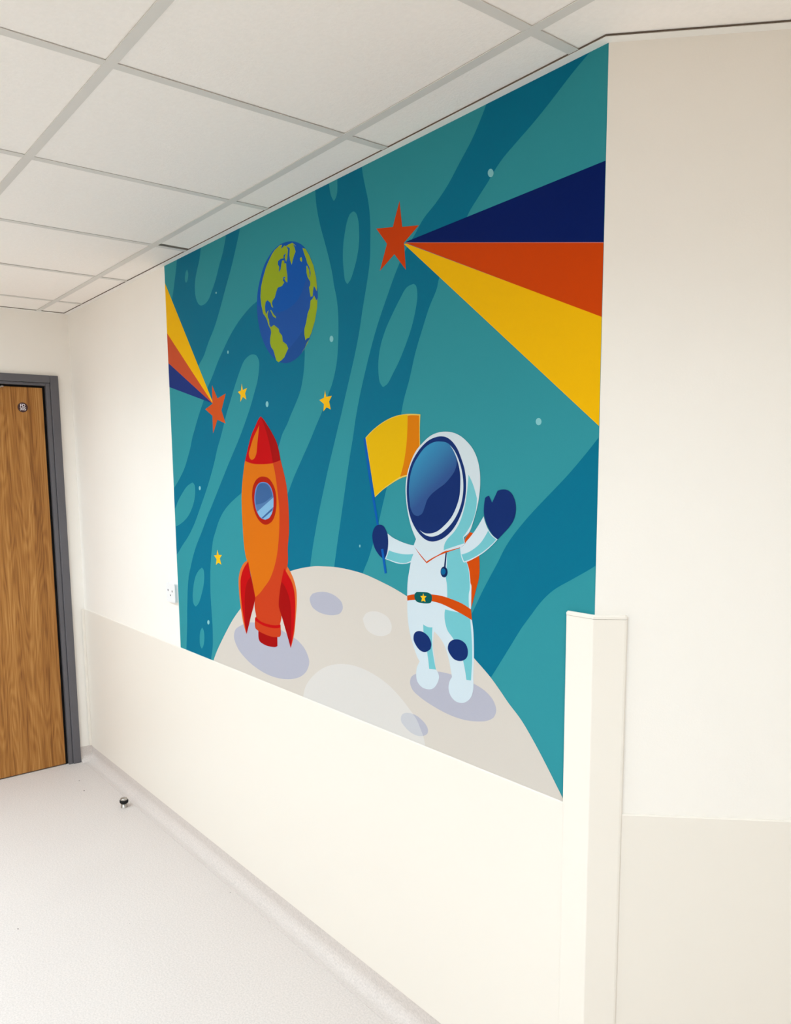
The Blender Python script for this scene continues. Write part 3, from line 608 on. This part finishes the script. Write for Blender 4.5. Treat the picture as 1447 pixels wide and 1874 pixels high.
for idx, (part, sub, col, corners, flat) in enumerate(ART):
    pts = smooth_outline(flat, corners)
    for c in ((-1, 0, 0), (1, 0, MW-0.0004), (0, -1, 0), (0, 1, MH)): pts = clip(pts, *c) if len(pts) > 2 else pts
    if len(pts) < 3: continue
    us = [p[0] for p in pts]; vs = [p[1] for p in pts]
    bb = (min(us), max(us), min(vs), max(vs)); cen = ((bb[0]+bb[1])/2, (bb[2]+bb[3])/2)
    if part not in parts and sub:
        e = empty(base(part), (0, 0, 0), mural); parts[part] = e
        if part in PART_LABEL: e['label'] = PART_LABEL[part]
    key = None
    if sub:
        for k2 in subs.get((part, sub), []):
            q = k2[1]
            if q[0] <= cen[0] <= q[1] and q[2] <= cen[1] <= q[3] and sub not in ('pale_swirl', 'dark_swirl', 'ocean', 'continent', 'moon_crater'): key = k2[0]
        if key is None:
            key = (part, sub, idx); subs.setdefault((part, sub), []).append((key, bb))
            store[key] = [bmesh.new(), []]; order.append(key)
    else:
        key = (part, '', 0)
        if key not in store: store[key] = [bmesh.new(), []]; order.append(key)
        if part not in parts: parts[part] = None
    b, mats = store[key]
    m = ink(col)
    if m not in mats: mats.append(m)
    y = -0.0007 - 0.000009*idx
    vv = [b.verts.new((p[0], y, p[1])) for p in pts]
    for t in tessellate_polygon([[Vector((p[0], p[1], 0)) for p in pts]]):
        try: f = b.faces.new([vv[k] for k in t])
        except ValueError: continue
        f.material_index = mats.index(m)
        f.normal_update()
        if f.normal.y > 0: f.normal_flip()
def link_flat(name, b, mats, parent):
    me = bpy.data.meshes.new(name); b.to_mesh(me); b.free()
    for x in mats: me.materials.append(x)
    o = bpy.data.objects.new(name, me); COL.objects.link(o); o.parent = parent
    return o
for key in [k for k in order if not k[1]]:
    b, mats = store[key]; o = link_flat(base(key[0]), b, mats, mural)
    old = parts.get(key[0])
    if old is not None:      # an Empty was made first: keep the mesh as the part
        pass
    parts[key[0]] = o
    if key[0] in PART_LABEL: o['label'] = PART_LABEL[key[0]]
for key in [k for k in order if k[1]]:
    b, mats = store[key]; link_flat(key[1], b, mats, parts[key[0]])

# ---------------------------------------------------------------- white wall box beside the mural
sb = tag(empty('wall_socket', (-3.1765, WY, 1.107)), 'small white surface mounted wall socket at the lower left edge of the mural', 'socket')
x0, x1, z0, z1, dp = -3.2215, -3.1315, 1.064, 1.150, 0.015
bm = bmesh.new()
def rrect(x0, x1, z0, z1, r, n=5):
    o = []
    for cx, cz, a0 in ((x1-r, z1-r, 0), (x0+r, z1-r, 90), (x0+r, z0+r, 180), (x1-r, z0+r, 270)):
        for k in range(n+1):
            a = math.radians(a0+90*k/n); o.append((cx+r*math.cos(a), cz+r*math.sin(a)))
    return o
def slab(bm, pts, ya, yb, bev=0.0):
    A = [bm.verts.new((x, ya, z)) for x, z in pts]; k = len(pts)
    B = [bm.verts.new((x, yb, z)) for x, z in pts]
    for j in range(k): bm.faces.new((A[j], A[(j+1) % k], B[(j+1) % k], B[j]))
    bm.faces.new(A[::-1]); bm.faces.new(B)
slab(bm, rrect(x0+.001, x1-.001, z0+.001, z1-.001, 0.010), WY, WY-dp+0.004)
at(link('back_box', bm, M['plastic'], sb), sb)
bm = bmesh.new(); slab(bm, rrect(x0, x1, z0, z1, 0.012), WY-dp+0.004, WY-dp+0.001); slab(bm, rrect(x0+.0015, x1-.0015, z0+.0015, z1-.0015, 0.011), WY-dp+0.001, WY-dp)
at(link('face_plate', bm, M['plastic'], sb), sb)
bm = bmesh.new()
xm, zm = -3.1795, 1.108
for (dx, dz, w, h) in ((-0.021, 0.008, 0.004, 0.006), (0.021, 0.006, 0.004, 0.006), (0.002, -0.013, 0.004, 0.005)):
    slab(bm, rrect(xm+dx-w, xm+dx+w, zm+dz-h/1.4, zm+dz+h/1.4, 0.0015, 2), WY-dp-0.0001, WY-dp-0.0004)
at(link('socket_hole', bm, M['hole'], sb), sb)

# ---------------------------------------------------------------- fire door sign
sg = tag(empty('door_sign', (FX-0.005, 1.149, 1.967)), 'small round brown fire door sign with white letters near the top of the oak door', 'sign')
bm = bmesh.new(); n = 40; r = 0.0255
A = [bm.verts.new((0.0, r*math.cos(2*math.pi*k/n), r*math.sin(2*math.pi*k/n))) for k in range(n)]
B = [bm.verts.new((0.002, (r-0.0006)*math.cos(2*math.pi*k/n), (r-0.0006)*math.sin(2*math.pi*k/n))) for k in range(n)]
for k in range(n): bm.faces.new((A[k], A[(k+1) % n], B[(k+1) % n], B[k]))
bm.faces.new(A[::-1]); bm.faces.new(B)
link('sign_disc', bm, M['sign'], sg)
def lettering(txt, size, dy, dz, parent):
    cu = bpy.data.curves.new('lettering', 'FONT'); cu.body = txt; cu.size = size
    cu.align_x = 'CENTER'; cu.align_y = 'CENTER'; cu.extrude = 0.0002; cu.offset = size*0.012; cu.resolution_u = 3
    tmp = bpy.data.objects.new('tmp', cu); COL.objects.link(tmp)
    dg = bpy.context.evaluated_depsgraph_get(); dg.update()
    me = bpy.data.meshes.new_from_object(tmp.evaluated_get(dg)); me.name = 'lettering'
    bpy.data.objects.remove(tmp)
    me.materials.clear(); me.materials.append(M['sign_text'])
    me.transform(Matrix(((0, 0, 1, 0.0023), (1, 0, 0, dy), (0, 1, 0, dz), (0, 0, 0, 1))))
    o = bpy.data.objects.new('lettering', me); COL.objects.link(o); o.parent = parent
lettering('FD', 0.0215, 0, 0.0088, sg)
lettering('30S', 0.0215, 0, -0.0085, sg)

# ---------------------------------------------------------------- door stop on the floor
ds = tag(empty('door_stop', (-3.630, 1.300, 0)), 'short steel floor door stop with black rubber ring', 'door stop')
bm = lathe(bmesh.new(), [(0.0165, 0), (0.0165, 0.002), (0.0145, 0.003), (0.0145, 0.024)], 0, 0)
link('stem', bm, M['steel'], ds, True)
bm = lathe(bmesh.new(), [(0.0185, 0.0225), (0.0202, 0.0245), (0.0208, 0.030), (0.0202, 0.0355), (0.0185, 0.0375)], 0, 0)
link('rubber_ring', bm, M['rubber'], ds, True)
bm = lathe(bmesh.new(), [(0.017, 0.0372), (0.0178, 0.039), (0.0172, 0.042), (0.0150, 0.0450), (0.0110, 0.0470), (0.0055, 0.0480), (0.0005, 0.0483)], 0, 0)
link('cap', bm, M['steel'], ds, True)

# ---------------------------------------------------------------- bits of grit on the floor
for x, y, r in ((-2.869, 0.617, 0.0030), (-4.101, 1.235, 0.0035), (-3.954, 1.212, 0.0040), (-2.647, 0.944, 0.0014), (-2.602, 1.33, 0.0018)):
    bm = bmesh.new(); bmesh.ops.create_icosphere(bm, subdivisions=1, radius=r)
    for v in bm.verts: v.co = Vector((v.co.x*1.3+x, v.co.y*0.8+y, max(0, v.co.z*0.4)+0.0002))
    o = link('grit', bm, M['speck'], floor)
